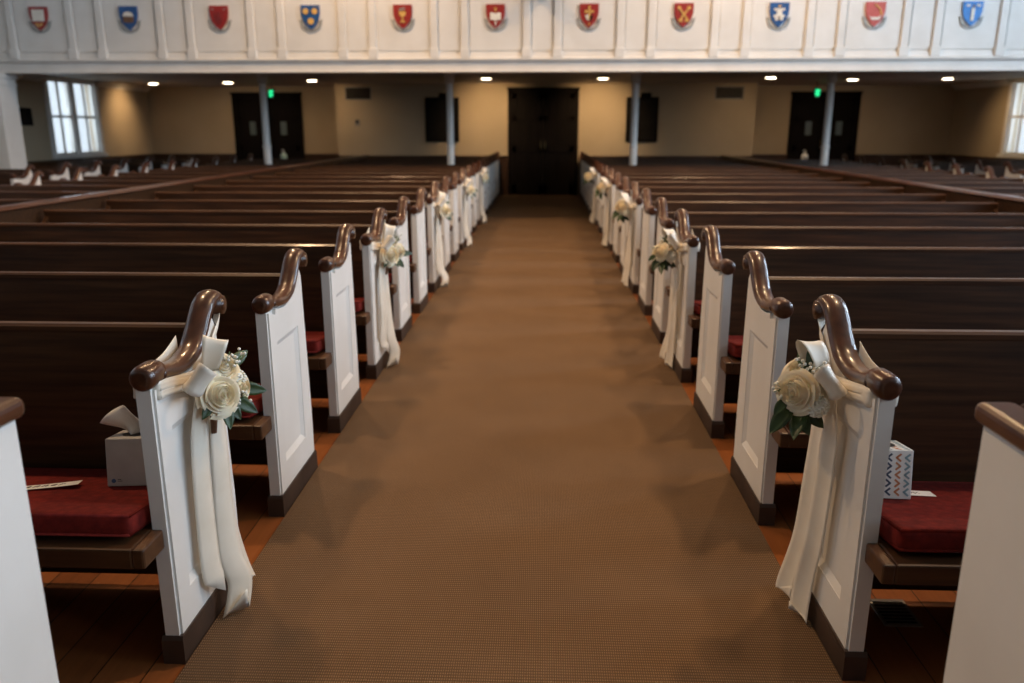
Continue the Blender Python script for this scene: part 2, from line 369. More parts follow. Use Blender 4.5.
for i, (base, parts, txt) in enumerate(ARMS):
    cx = -7.185 + 1.30*i; y = BALY-.014
    t = thing('coat_of_arms', txt + ' on the white balcony front', 'shield', (cx, y, 2.925), 0, 'painted shields along the balcony front')
    out = shield_outline(); t.scale = (.9, 1, .9)
    bm = bmesh.new(); plate(bm, out, -.028, 0); mesh_obj('shield_plate', bm, M[base], t)
    for nm, polys in parts:
        for grp in ([[p] for p in polys] if i == 3 else [polys]):
            bm = bmesh.new()
            for p in grp: plate(bm, p, -.040, -.0275)
            mesh_obj('emblem', bm, M[nm], t)
    bm = bmesh.new(); o1 = []; o2 = []
    for k in range(15):
        a = PI + PI*k/14
        o1.append((.165*math.cos(a), -.08+.135*math.sin(a))); o2.append((.125*math.cos(a), -.08+.10*math.sin(a)))
    plate(bm, o1 + [(.185,-.03),(.13,-.05)] + o2[::-1] + [(-.13,-.05),(-.185,-.03)], -.016, 0)
    mesh_obj('motto_scroll', bm, M['silver'], t)

t = thing('projector', 'small grey box mounted on the balcony front between the open book and cross shields', 'projector', (-.05, BALY-.04, 3.19))
bm = bmesh.new(); box(bm, -.09, .09, -.22, 0, -.03, .09, .012, 2); mesh_obj('housing', bm, M['metal'], t)
bm = bmesh.new(); r = bmesh.ops.create_cone(bm, cap_ends=True, segments=18, radius1=.03, radius2=.03, depth=.03, matrix=Matrix.Translation((.04,-.23,.03)) @ Matrix.Rotation(PI/2,4,'X')); mesh_obj('lens', bm, M['black'], t)

# ------------------------------------------------------------------ doors
def double_door(name, cx, y, w, h, glass=False, slim=False):
    bm = bmesh.new(); f = .09
    box(bm, cx-w/2, cx-w/2+f, y-.05, y+.02, 0, h, .008, 2); box(bm, cx+w/2-f, cx+w/2, y-.05, y+.02, 0, h, .008, 2)
    box(bm, cx-w/2, cx+w/2, y-.05, y+.02, h-f, h, .008, 2)
    box(bm, cx-w/2-.02, cx+w/2+.02, y-.07, y+.02, h-.02, h+.03, .006, 1)
    d = struct(mesh_obj(name, bm, M['door']))
    iw = w/2-f
    for k, (a, b) in enumerate(((cx-iw, cx-.004), (cx+.004, cx+iw))):
        bm = bmesh.new(); st = .10
        box(bm, a, b, y-.012, y+.02, 0, h-f, 0)
        rails = (0, .24), (.92, 1.06), (1.58, 1.68), (h-f-.12, h-f)
        for z0, z1 in rails: box(bm, a, b, y-.034, y-.01, z0, z1, .005, 1)
        for xa, xb in ((a, a+st), (b-st, b)): box(bm, xa, xb, y-.034, y-.01, 0, h-f, .005, 1)
        m_ = (a+b)/2
        if not glass: box(bm, m_-.035, m_+.035, y-.032, y-.01, 0, h-f, .004, 1)
        lf = mesh_obj('door_leaf', bm, M['door'], d)
        if glass:
            bm = bmesh.new(); box(bm, m_-.07, m_+.07, y-.036, y-.028, 1.28, 1.58, .002, 1); mesh_obj('door_glass', bm, M['doorglass'], lf)
        bm = bmesh.new(); hx = cx + (-.05 if k == 0 else .05)
        tube(bm, [Vector((hx,y-.034,.98)), Vector((hx,y-.075,.98)), Vector((hx,y-.075,1.16)), Vector((hx,y-.034,1.16))], .008, 8)
        mesh_obj('door_handle', bm, M['brass'], lf)
    return d
M['doorglass'] = noise_color(mat('dim_door_glass', (.10,.13,.14), .08, spec=.8), (.09,.12,.13), (.12,.16,.17), nscale=2)
double_door('door_1', -.015, YB, 1.52, 2.24)
double_door('door_2', -6.41, YR, 1.62, 2.2, True)
double_door('door_3', 6.35, YR, 1.54, 2.2, True)

# ------------------------------------------------------------------ windows
def shutter_window(name, s):
    X = s*WALLX; y0, y1, z0, z1 = 15.25, 16.9, .93, 2.34
    bm = bmesh.new()
    inn = X - s*.03
    box(bm, X+s*.12, inn, y0-.10, y0+.02, z0-.05, 2.355, .006, 1); box(bm, X+s*.12, inn, y1-.02, y1+.10, z0-.05, 2.355, .006, 1)
    box(bm, X+s*.12, inn, y0-.10, y1+.10, z1-.03, z1+.015, .003, 1)
    ym = (y0+y1)/2
    box(bm, X+s*.12, X-s*.01, ym-.07, ym+.07, z0, z1, .006, 1)
    w = struct(mesh_obj(name, bm, M['white']))
    bm = bmesh.new(); box(bm, X+s*.12, X-s*.07, y0-.12, y1+.12, z0-.07, z0, .008, 2); mesh_obj('window_sill', bm, M['white'], w)
    bm = bmesh.new(); box(bm, X+s*.135, X+s*.14, y0, y1, z0, z1); mesh_obj('window_pane', bm, M['glass'], w)
    for a, b in ((y0+.02, ym-.07), (ym+.07, y1-.02)):
        hm = (a+b)/2
        for c, d in ((a, hm), (hm, b)):
            bm = bmesh.new()
            for z in (z0, 1.62, z1-.06): box(bm, X+s*.05, X+s*.02, c, d, z, z+.045, .003, 1)
            for q in (c, d-.03): box(bm, X+s*.05, X+s*.02, q, q+.03, z0, z1, .003, 1)
            n = int((z1-z0)/.045)
            for k in range(n):
                z = z0+.04+k*.045
                prism_y(bm, [(X+s*.052,z+.002),(X+s*.052,z+.006),(X+s*.018,z-.004),(X+s*.018,z-.008)], c+.03, d-.03)
            mesh_obj('shutter_panel', bm, M['white'], w)
shutter_window('window_1', -1); shutter_window('window_2', 1)
n = 3
for s in (-1, 1):
    for y in NAVE_WIN_Y:
        X = s*WALLX; bm = bmesh.new(); z0, z1 = 1.9, 6.7
        for a, b in ((y-.8,y-.72),(y+.72,y+.8)): box(bm, X+s*.02, X+s*.12, a, b, z0, z1)
        for z in (z0, z1-.08): box(bm, X+s*.02, X+s*.12, y-.8, y+.8, z, z+.08)
        for k in range(1, 4): box(bm, X+s*.06, X+s*.09, y-.8+k*.4-.012, y-.8+k*.4+.012, z0, z1)
        for k in range(1, 9): box(bm, X+s*.06, X+s*.09, y-.8, y+.8, z0+k*.53-.012, z0+k*.53+.012)
        w = struct(mesh_obj('window_%d' % n, bm, M['white'])); n += 1
        bm = bmesh.new(); box(bm, X+s*.074, X+s*.078, y-.72, y+.72, z0+.08, z1-.08); mesh_obj('window_pane', bm, M['glass'], w)

# ------------------------------------------------------------------ columns, signs, wall fittings
def pier(x):
    t = thing('square_pillar', 'large white square pillar standing under the left end of the balcony', 'pillar', (x, BALY+.05, 0))
    bm = bmesh.new(); box(bm, -.2, .2, -.2, .2, .12, 2.02, .004, 1); mesh_obj('shaft', bm, M['white'], t)
    bm = bmesh.new(); box(bm, -.225, .225, -.225, .225, 0, .12, .01, 2); mesh_obj('plinth', bm, M['white'], t)
    bm = bmesh.new(); box(bm, -.215, .215, -.215, .215, 2.02, 2.05, .005, 1); box(bm, -.205, .205, -.205, .205, 2.05, 2.12, .003, 1); box(bm, -.235, .235, -.235, .235, 2.12, 2.19, .012, 2)
    mesh_obj('capital', bm, M['white'], t)
pier(-8.05)
for x, lb in ((-4.5,'slender white column in front of the left double doors and green exit sign'), (-1.5,'slender white column in front of the left notice board'),
              (1.44,'slender white column in front of the right notice board'), (4.47,'slender white column in front of the right double doors and green exit sign')):
    t = thing('column', lb, 'column', (x*1.022, 13.62, 0), 0, 'slender columns holding up the balcony')
    bm = bmesh.new(); lathe(bm, [(.062,.1),(.060,1.12),(.056,1.13),(.053,2.12)], n=20); mesh_obj('shaft', bm, M['white'], t, True)
    bm = bmesh.new(); lathe(bm, [(.055,1.11),(.070,1.115),(.072,1.135),(.055,1.145)], n=20); mesh_obj('collar', bm, M['white'], t, True)
    bm = bmesh.new(); lathe(bm, [(.09,0),(.09,.06),(.075,.09),(.066,.105)], n=20); mesh_obj('plinth', bm, M['white'], t, True)
    bm = bmesh.new(); lathe(bm, [(.055,2.12),(.075,2.14),(.078,2.20),(.085,2.24),(.095,2.26),(.095,2.30)], n=20); box(bm, -.11, .11, -.11, .11, 2.30, 2.36, .006, 1)
    mesh_obj('capital', bm, M['soffit'], t)  # white capital coloured darker, its shadow under the balcony put into the paint
# notice boards on the rear wall
def board(x0, x1, b0, b1, lb):
    cx = (x0+x1)/2; w = (x1-x0)/2
    t = thing('notice_board', lb, 'notice board', (cx, YB, 1.14), 0, 'dark boards on the rear wall')
    bm = bmesh.new(); f = .045; H = .93
    box(bm, -w, -w+f, -.05, 0, 0, H, .006, 1); box(bm, w-f, w, -.05, 0, 0, H, .006, 1); box(bm, -w, w, -.05, 0, 0, f, .006, 1); box(bm, -w, w, -.05, 0, H-f, H, .006, 1)
    mesh_obj('frame', bm, M['door'], t)
    bm = bmesh.new(); box(bm, -w+f, w-f, -.03, 0, f, H-f); mesh_obj('panel', bm, M['black'], t)
    bm = bmesh.new(); box(bm, b0-cx, b1-cx, -.045, 0, H, H+.09, .006, 1); mesh_obj('crest_block', bm, M['door'], t)
board(-2.56, -1.83, -2.26, -2.02, 'dark framed notice board on the tan wall left of the centre doors')
board(1.76, 2.44, 2.05, 2.28, 'dark framed notice board on the tan wall right of the centre doors')
for (x0, x1, lb) in ((-4.29,-3.72,'dark air vent grille high on the left of the tan rear wall'), (3.62,4.23,'dark air vent grille high on the right of the tan rear wall')):
    t = thing('vent_grille', lb, 'vent', ((x0+x1)/2, YB, 2.02), 0, 'air vents on the rear wall'); w = (x1-x0)/2
    bm = bmesh.new(); box(bm, -w, w, -.02, 0, 0, .02); box(bm, -w, w, -.02, 0, .25, .27); box(bm, -w, -w+.02, -.02, 0, 0, .27); box(bm, w-.02, w, -.02, 0, 0, .27); mesh_obj('frame', bm, M['metal'], t)
    bm = bmesh.new(); box(bm, -w+.02, w-.02, -.006, 0, .02, .25); mesh_obj('backing', bm, M['black'], t)
    bm = bmesh.new()
    for k in range(8): box(bm, -w+.02, w-.02, -.016, -.006, .035+k*.028, .045+k*.028)
    mesh_obj('slats', bm, M['base'], t)
t = thing('thermostat', 'small thermostat on the tan wall below the left air vent', 'thermostat', (-4.05, YB, 1.48))
bm = bmesh.new(); box(bm, -.05, .05, -.03, 0, 0, .13, .008, 2); mesh_obj('housing', bm, M['metal'], t)
bm = bmesh.new(); box(bm, -.03, .03, -.033, -.029, .06, .11); mesh_obj('display', bm, M['black'], t)
t = thing('wall_plaque', 'small dark plaque on the left side wall beside the white pillar', 'plaque', (-WALLX, 14.45, 1.48))
bm = bmesh.new(); box(bm, 0, .025, -.19, .19, 0, .28, .005, 1); mesh_obj('plate', bm, M['black'], t)
bm = bmesh.new()
for a, b, c, d in ((-.20,.20,-.012,.012),(-.20,.20,.268,.292)): box(bm, 0, .035, a, b, c, d, .004, 1)
for a in (-.20, .18): box(bm, 0, .035, a, a+.02, 0, .28, .004, 1)
mesh_obj('frame', bm, M['door'], t)

def text_mesh(name, body, size, m, parent, loc, rot, extrude=.002, shear=0, align='CENTER', offset=0, spacing=1):
    c = bpy.data.curves.new(name, 'FONT'); c.body = body; c.size = size; c.extrude = extrude; c.align_x = align; c.align_y = 'CENTER'; c.shear = shear; c.offset = offset; c.space_character = spacing
    tmp = bpy.data.objects.new(name, c); COL.objects.link(tmp)
    bpy.context.view_layer.update()
    me = bpy.data.meshes.new_from_object(tmp.evaluated_get(bpy.context.evaluated_depsgraph_get()))
    bpy.data.objects.remove(tmp)
    me.materials.clear(); me.materials.append(m)
    o = bpy.data.objects.new(name, me); COL.objects.link(o); o.parent = parent; o.location = loc; o.rotation_euler = rot
    return o
for x, rz, lb in ((-5.75, -1.0, 'glowing green exit sign hanging by the column at the left doors'), (5.62, 1.0, 'glowing green exit sign hanging by the column at the right doors')):
    t = thing('exit_sign', lb, 'exit sign', (x, 17.6, 2.03), rz, 'green exit signs')
    bm = bmesh.new(); box(bm, -.15, .15, -.02, .02, 0, .2, .006, 2); mesh_obj('housing', bm, M['black'], t)
    bm = bmesh.new(); box(bm, -.135, .135, -.023, -.0195, .015, .185, 0); mesh_obj('face_plate', bm, M['black'], t)
    text_mesh('lettering', 'EXIT', .17, M['exit'], t, (0,-.0235,.1), (PI/2,0,0), .001, offset=.006)
    bm = bmesh.new(); tube(bm, [Vector((0,0,.2)), Vector((0,0,.33))], .008, 8); mesh_obj('hanging_rod', bm, M['black'], t)

# recessed downlights in the soffit
DL = [(-8.42,17.88,'far left corner'), (-6.66,17.56,'left of the left double doors'), (-4.69,16.91,'right of the left double doors'), (-1.13,16.4,'left of the dark centre doors'),
      (1.14,16.45,'right of the dark centre doors'), (4.32,16.3,'left of the right double doors'), (6.11,17.0,'right of the right double doors'), (7.84,16.75,'far right corner')]
# eyeball fittings turned to the walls
proto = None
for x, y, lb in DL:
    lab = 'glowing round recessed ceiling light, ' + lb
    if proto is None:
        t = proto = thing('downlight', lab, 'ceiling light', (x, y, 2.36), 0, 'recessed lights under the balcony')
        bm = bmesh.new(); n = 24
        lathe(bm, [(.125,-.006),(.13,-.002),(.13,-.0005)], n=n); mesh_obj('trim_ring', bm, M['white_plastic'], t)
        bm = bmesh.new(); lathe(bm, [(.085,-.012),(.095,-.009),(.095,-.0065)], n=n); mesh_obj('lamp_face', bm, M['lamp'], t)
    else:
        t = proto.copy(); COL.objects.link(t); t.location = (x, y, 2.36); t['label'] = lab
        for ch in proto.children:
            c = ch.copy(); COL.objects.link(c); c.parent = t
    l = bpy.data.lights.new('downlight_beam', 'SPOT'); mid = abs(x) < 2; far = lb[:3] == 'far'
    l.energy = 170 if mid else (60 if far else 40); l.color = (1,.66,.34); l.spot_size = 1.45 if mid else 1.7 if far else 2.5; l.spot_blend = 1; l.shadow_soft_size = .07
    o = bpy.data.objects.new('downlight_beam', l); COL.objects.link(o); o.location = (x, y, 2.33)
    o.rotation_euler = ((1.08, 0) if mid else (0, .85 if x < 0 else -.85) if far else (.6, 0)) + (0,)

# pendant lamps of the nave, high above the pews
def pendant(x, y, lb):
    t = thing('pendant_lamp', lb, 'lamp', (x, y, 5.4), 0, 'pendant lamps high over the nave')
    bm = bmesh.new(); lathe(bm, [(.03,.62),(.05,.58),(.19,.50),(.21,.46),(.20,.45)], n=24); mesh_obj('canopy', bm, M['brass'], t)
    bm = bmesh.new(); lathe(bm, [(.14,.05),(.17,.06),(.20,.2),(.20,.45)], n=24); mesh_obj('lamp_shade', bm, M['lampshade'], t)
    bm = bmesh.new(); tube(bm, [Vector((0,0,.62)), Vector((0,0,CEIL-5.4))], .012, 8); mesh_obj('stem', bm, M['brass'], t)
    l = bpy.data.lights.new('pendant_glow', 'SPOT'); l.energy = PEND; l.color = (1,.64,.35); l.shadow_soft_size = .10; l.spot_size = 2.45; l.spot_blend = .6
    o = bpy.data.objects.new('pendant_glow', l); COL.objects.link(o); o.location = (x, y, 5.38)
M['lampshade'] = emit('opal_shade_glow', (1,.72,.45), 5)
PEND = 350
for y, r in ((4.0,'front'), (7.1,'middle'), (10.2,'rear')):
    for s, nm in ((-1,'left'), (1,'right')):
        pendant(s*2.5, y, 'brass pendant lamp with a glowing shade, %s lamp over the %s pews' % (r, nm))

# ------------------------------------------------------------------ pews
XL, XR = .954, .797; YF = 1.862; S = .8585
HB = .083
CAPPATH = catmull([(.015,.802),(.07,.798),(.13,.787),(.20,.785),(.27,.803),(.320,.843),(.358,.884),(.390,.911),(.425,.922),(.452,.914),(.465,.896)], 5)
TOPLINE = [p for p in CAPPATH if .0 <= p[0] <= .425]
def panel_outline():
    top = [(y, z-.018) for y, z in TOPLINE]
    return [(.0,.0),(.434,.0)] + [(.432,.30),(.405,.84)] + [p for p in top[::-1] if p[0] < .40] + [(0.0,.782)]
def end_panel_bm(s):
    """s=+1: pew runs to +x, its aisle face looks to -x"""
    bm = bmesh.new(); f = .006*s
    O = panel_outline()
    prism_x(bm, O, s*.018, s*.050)
    # raised frame around the recessed field, on the aisle side
    a, b, z0, z1 = .075, .325, .185, .655
    prism_x(bm, [(.006,.0),(a,.0),(a,.755),(.006,.774)], f, s*.018)
    prism_x(bm, [(a,.0),(b,.0),(b,z0),(a,z0)], f, s*.018)
    yr = lambda z: .432-(z-.3)/.56*.027 if z > .3 else .433
    prism_x(bm, [(b,.0),(.433,.0),(.432,.30),(.405,.84),(.385,.870),(.355,.845),(b,.812)], f, s*.018)
    top = [(y, z-.02) for y, z in TOPLINE if a < y < b]
    prism_x(bm, [(a,z1),(b,z1),(b,.815)] + top[::-1] + [(a,.755)], f, s*.018)
    # sloping moulding inside the frame
    i = .022
    for q in ([(a,z0),(b,z0),(b-i,z0+i),(a+i,z0+i)], [(b,z0),(b,z1),(b-i,z1-i),(b-i,z0+i)], [(b,z1),(a,z1),(a+i,z1-i),(b-i,z1-i)], [(a,z1),(a,z0),(a+i,z0+i),(a+i,z1-i)]):
        v = [bm.verts.new((f*1.3,*q[0])), bm.verts.new((f*1.3,*q[1])), bm.verts.new((s*.0178,*q[2])), bm.verts.new((s*.0178,*q[3]))]
        bm.faces.new(v)
    # thin bead near the front corner
    prism_x(bm, [(-.004,.08),(.008,.08),(.008,.78),(-.004,.78)], s*.012, s*.050)
    return bm
def cap_bm(s):
    bm = bmesh.new(); cx = s*.028
    sec = []
    for k in range(16):
        a = 2*PI*k/16
        x = .034*math.cos(a); z = .024*math.sin(a)
        z = z*.8 if z < 0 else z
        sec.append((x, z))
    path = [(Vector((cx, y, z)), 1.0) for y, z in CAPPATH[3:]]
    sweep(bm, path, sec)
    # rounded knob at the low end
    for k, (yy, rr) in enumerate(((-.012,.020),(-.009,.029),(.0,.0365),(.015,.041),(.04,.042),(.06,.038),(.075,.030))):
        pass
    prof = [(-.018,.014),(-.0165,.026),(-.011,.031),(.002,.0335),(.030,.034),(.052,.033),(.070,.028),(.085,.019)]
    rings = []
    for yy, rr in prof:
        rings.append([bm.verts.new((cx+rr*.98*math.cos(2*PI*i/20), yy, .806+rr*math.sin(2*PI*i/20))) for i in range(20)])
    for a, b in zip(rings, rings[1:]):
        for i in range(20): bm.faces.new((a[i], a[(i+1)%20], b[(i+1)%20], b[i]))
    bm.faces.new(rings[0][::-1]); bm.faces.new(rings[-1])
    # scroll roll at the high end, its axis across the pew
    for x0, x1, r in ((-.033,.033,.028), (-.036,.036,.017)):
        ring = [[bm.verts.new((cx+xx, .449+r*math.cos(2*PI*i/20), .896+r*math.sin(2*PI*i/20))) for i in range(20)] for xx in (x0, x1)]
        for i in range(20): bm.faces.new((ring[0][i], ring[0][(i+1)%20], ring[1][(i+1)%20], ring[1][i]))
        bm.faces.new(ring[0]); bm.faces.new(ring[1][::-1])
    return bm
def base_bm(s):
    bm = bmesh.new()
    box(bm, 0, s*.060, -.012, .446, 0, HB-.012)
    prism_x(bm, [(-.012,HB-.012),(.446,HB-.012),(.440,HB),(-.006,HB)], s*.001, s*.059)
    return bm
def make_pew(s, L):
    """origin: floor point at the aisle-side front corner; pew runs L metres towards s*x"""
    root = bpy.data.objects.new('church_pew', None); COL.objects.link(root); root.empty_display_size = .1
    e = mesh_obj('end_panel', end_panel_bm(s), M['white'], root)
    mesh_obj('base_block', base_bm(s), M['base'], root)
    mesh_obj('arm_cap', cap_bm(s), M['cap'], root, True)
    bm = bmesh.new()
    # seat board with a rounded nose that comes out in front of the panel
    y0, y1 = -.115, .40
    box(bm, s*.021, s*.052, y0, -.004, .345, .399, .006, 2)
    box(bm, s*.0505, s*L, y0, -.004, .3445, .3992, .006, 2)
    prism_x(bm, [(-.01,.360),(-.01,.3965),(y1,.333),(y1,.303)], s*.0505, s*L)
    mesh_obj('seat', bm, M['seatwood'], root)
    bm = bmesh.new()
    prism_x(bm, [(.360,.045),(.385,.045),(.440,.823),(.412,.823)], s*.051, s*L)
    b = mesh_obj('backrest', bm, M['wood'], root)
    bm = bmesh.new()
    prism_x(bm, [(.406,.822),(.444,.822),(.446,.830),(.441,.842),(.414,.842),(.406,.835)], s*.052, s*L)
    mesh_obj('back_rail', bm, M['seatwood'], b)
    bm = bmesh.new()
    prism_x(bm, [(.0,0),(.43,0),(.44,.82),(.30,.70),(.1,.55),(0,.5)], s*(L-.03), s*L)
    mesh_obj('side_board', bm, M['wood'], root)
    if L > 2.2:
        bm = bmesh.new(); prism_x(bm, [(.0,0),(.37,0),(.375,.306),(.0,.36)], s*(L/2), s*(L/2+.03)); mesh_obj('seat_support', bm, M['wood'], root)
    return root
def copy_tree(o, parent=None):
    c = o.copy(); COL.objects.link(c)
    if parent: c.parent = parent
    for ch in list(o.children): copy_tree(ch, c)
    return c
protos = {}
def place_pew(x, y, s, L, label, group):
    k = (s, round(L,3))
    if k in protos: o = copy_tree(protos[k])
    else: o = protos[k] = make_pew(s, L)
    o.location = (x, y, 0); o['label'] = label; o['category'] = 'pew'; o['group'] = group
    return o
RAILX = 3.62
BOWROWS = (1, 4, 7, 10, 13)
for side, s, xe in (('left', -1, XL), ('right', 1, XR)):
    for n in range(1, 20):
        lb = 'dark pew with white end panel, %s row %s of the aisle' % (ORD[n], side)
        if n in BOWROWS: lb += ', with flower bow'
        place_pew(s*xe, YF+S*(n-1), s, RAILX-.03-xe, lb, 'pews %s of the centre aisle' % side)
# side blocks beyond the railings, ends facing the side aisles, and wall blocks
for side, s in (('left', -1), ('right', 1)):
    for n in range(5, 18):
        k = n-4
        place_pew(s*5.78, YF+S*(n-1), -s, 5.78-RAILX-.09, 'dark pew behind the %s railing, %s of that block counted from the front' % (side, ORD[k]), 'pews just behind the %s railing' % side)
    for n in range(9, 18):
        k = n-8
        place_pew(s*6.9, YF+S*(n-1), s, WALLX-.05-6.9, 'dark pew with white end by the %s wall, %s from the front there' % (side, ORD[k]), 'pews along the %s wall' % side)
    # long railing between centre and side blocks
    t = thing('pew_railing', 'long dark wooden railing with a polished cap running behind the %s pews' % side, 'railing', (s*(RAILX+.03), 1.6, 0), 0, 'railings dividing the pew blocks')
    LEN = 15.3
    bm = bmesh.new(); box(bm, -.02, .02, 0, LEN, 0, .868); mesh_obj('panel', bm, M['wood'], t)
    bm = bmesh.new(); prism_y(bm, [(-.045,.868),(.045,.868),(.05,.878),(.042,.895),(.02,.902),(-.02,.902),(-.042,.895),(-.05,.878)], -.02, LEN+.02); mesh_obj('rail_cap', bm, M['cap'], t)
    bm = bmesh.new()
    box(bm, -.035, .035, 0, LEN, 0, .1, .004, 1); mesh_obj('base_board', bm, M['base'], t)
    for k in range(10):
        bm = bmesh.new(); box(bm, -.032, .032, k*1.69, k*1.69+.06, .1, .861, .003, 1); mesh_obj('post', bm, M['wood'], t)

# nearest, flat-topped screens in front of the first row
for side, s, xe, yy in (('left', -1, XL+.013, 1.362), ('right', 1, XR+.003, 1.402)):
    t = thing('front_screen', 'white screen end with flat dark wooden cap in the near %s corner' % side, 'pew screen', (s*xe, yy, 0), 0, 'flat topped screens before the first pews')
    bm = bmesh.new(); box(bm, 0, s*.045, -.55, 0, .08, .885, .002, 1); mesh_obj('end_panel', bm, M['white'], t)
    bm = bmesh.new(); box(bm, -s*.004, s*.055, -.56, .012, 0, .083, .004, 1); mesh_obj('base_block', bm, M['base'], t)
    bm = bmesh.new(); box(bm, -s*.014, s*.060, -.57, .018, .885, .925, .014, 3); mesh_obj('cap', bm, M['cap'], t)
    bm = bmesh.new(); box(bm, s*.045, s*(RAILX-xe-.04), -.04, -.01, 0, .885, .002, 1); mesh_obj('screen_board', bm, M['wood'], t)
    bm = bmesh.new(); box(bm, s*.060, s*(RAILX-xe-.04), -.06, .01, .885, .925, .01, 2); mesh_obj('board_cap', bm, M['cap'], t)

# seat cushions
cproto = {}
for side, s, xe in (('left', -1, XL), ('right', 1, XR)):
    for n in range(1, 12):
        lab = 'red damask seat cushion on the %s pew %s of the aisle' % (ORD[n], side)
        loc = (s*(xe+.062), YF+S*(n-1), .393)
        if s not in cproto:
            root = thing('seat_cushion', lab, 'cushion', loc, 0, 'red cushions on the %s pews' % side)
            Lc = 2.3
            root.rotation_euler = (-.154, 0, 0)
            bm = bmesh.new(); box(bm, s*.004, s*Lc, -.085, .350, .007, .069, .018, 3)
            mesh_obj('cushion_pad', bm, M['cushion'], root, True)
            bm = bmesh.new()
            for z in (.014, .063):
                pts = [Vector((s*.008,-.081,z)), Vector((s*Lc,-.081,z)), Vector((s*Lc,.346,z)), Vector((s*.008,.346,z)), Vector((s*.008,-.081,z))]
                tube(bm, pts, .0045, 6)
            mesh_obj('piping', bm, M['cushion'], root, True)
            cproto[s] = root
        else:
            o = copy_tree(cproto[s]); o.location = loc; o['label'] = lab; o['group'] = 'red cushions on the %s pews' % side

# ------------------------------------------------------------------ flower bows
def strip(bm, pts, wdir, width, nw=5, puff=0.0, wfun=None, wvec=None):
    """ribbon: pts along the length (Vectors), wdir unit Vector or list of them"""
    rows = []
    n = len(pts)
    for i, p in enumerate(pts):
        wd = wdir[i] if isinstance(wdir, list) else wdir
        w = width*(wfun(i/(n-1)) if wfun else 1)
        t = (pts[min(i+1,n-1)]-pts[max(i-1,0)]).normalized()
        nn = t.cross(wd).normalized() if t.cross(wd).length > 1e-6 else Vector((0,0,1))
        row = []
        for k in range(nw):
            q = k/(nw-1)*2-1
            row.append(bm.verts.new(p + wd*(q*w/2) + nn*(puff*(1-q*q))))
        rows.append(row)
    for a, b in zip(rows, rows[1:]):
        for k in range(nw-1): bm.faces.new((a[k], a[k+1], b[k+1], b[k]))
    return rows
def V(*a): return Vector(a)
def vcat(pts, n=6): return [Vector(p) for p in catmull([tuple(p) for p in pts], n)]
def rose(bm, c, d, R, rnd):
    d = d.normalized(); u = d.orthogonal().normalized(); v = d.cross(u)
    layers = [(2,.13,1.34,.0),(3,.24,1.30,.04),(3,.36,1.24,.08),(4,.49,1.15,.16),(5,.63,1.03,.26),(5,.79,.88,.4),(6,.93,.70,.5),(6,1.06,.48,.6)]
    a0 = rnd.random()*6
    for cnt, rr, hh, curl in layers:
        for j in range(cnt):
            a = a0 + 2*PI*j/cnt + rnd.uniform(-.12,.12); half = PI/cnt*1.35
            grid = []
            kk = rnd.uniform(.93,1.08)
            for vi in range(6):
                t = vi/5
                row = []
                for ui in range(7):
                    q = ui/6*2-1
                    edge = 1-.16*q*q*t
                    rad = R*rr*kk*(math.sin(min(t*1.5,PI/2))**.75)*(1+curl*.35*max(0,t-.7)/.3) + R*.03*q*q*(1 if ui%2 else .9)
                    h = R*hh*(t*edge)*.95 - R*.35 - (R*curl*.30*(max(0,t-.75)/.25)**2)
                    aa = a + q*half*(.6+.4*t)
                    row.append(bm.verts.new(c + u*(rad*math.cos(aa)) + v*(rad*math.sin(aa)) + d*h))
                grid.append(row)
            for r0, r1 in zip(grid, grid[1:]):
                for k in range(6): bm.faces.new((r0[k], r0[k+1], r1[k+1], r1[k]))
        a0 += .8
    prof = [(0,.74),(.13,.72),(.30,.62),(.46,.48),(.62,.36),(.78,.20),(.90,.02),(.80,-.28),(.35,-.5)]
    rings = [[bm.verts.new(c + (u*math.cos(2*PI*i/16) + v*math.sin(2*PI*i/16))*(rr*R+.0001) + d*(hh*R)) for i in range(16)] for rr, hh in prof]
    for r0, r1 in zip(rings, rings[1:]):
        for i in range(16): bm.faces.new((r0[i], r0[(i+1)%16], r1[(i+1)%16], r1[i]))
def leaf(bm, base, tip, nrm, w, bend=.15):
    ax = tip-base; Ln = ax.length; t = ax.normalized(); sdir = t.cross(nrm).normalized(); up = sdir.cross(t).normalized()
    rows = []
    for i in range(9):
        q = i/8; ww = w*math.sin(PI*min(1,q*.97+.03))**.8*(1-.25*q)
        p = base + t*(Ln*q) + up*(-bend*Ln*q*q)
        rows.append([bm.verts.new(p + sdir*(ww*k/2) + up*(abs(k)*ww*.12 + (.0015 if i%2 else 0)*abs(k))) for k in (-1,-.5,0,.5,1)])
    for a, b in zip(rows, rows[1:]):
        for k in range(4): bm.faces.new((a[k], a[k+1], b[k+1], b[k]))
def floret(bm, c, r, d, rnd):
    u = d.orthogonal().normalized(); v = d.cross(u)
    for j in range(4):
        a = 2*PI*j/4 + rnd.random()
        p = c + (u*math.cos(a)+v*math.sin(a))*r*.6
        ball(bm, p, r*.62, 1, (1,1,.7))
def add_sol(o, th=.0012):
    m = o.modifiers.new('thickness', 'SOLIDIFY'); m.thickness = th; m.offset = 0

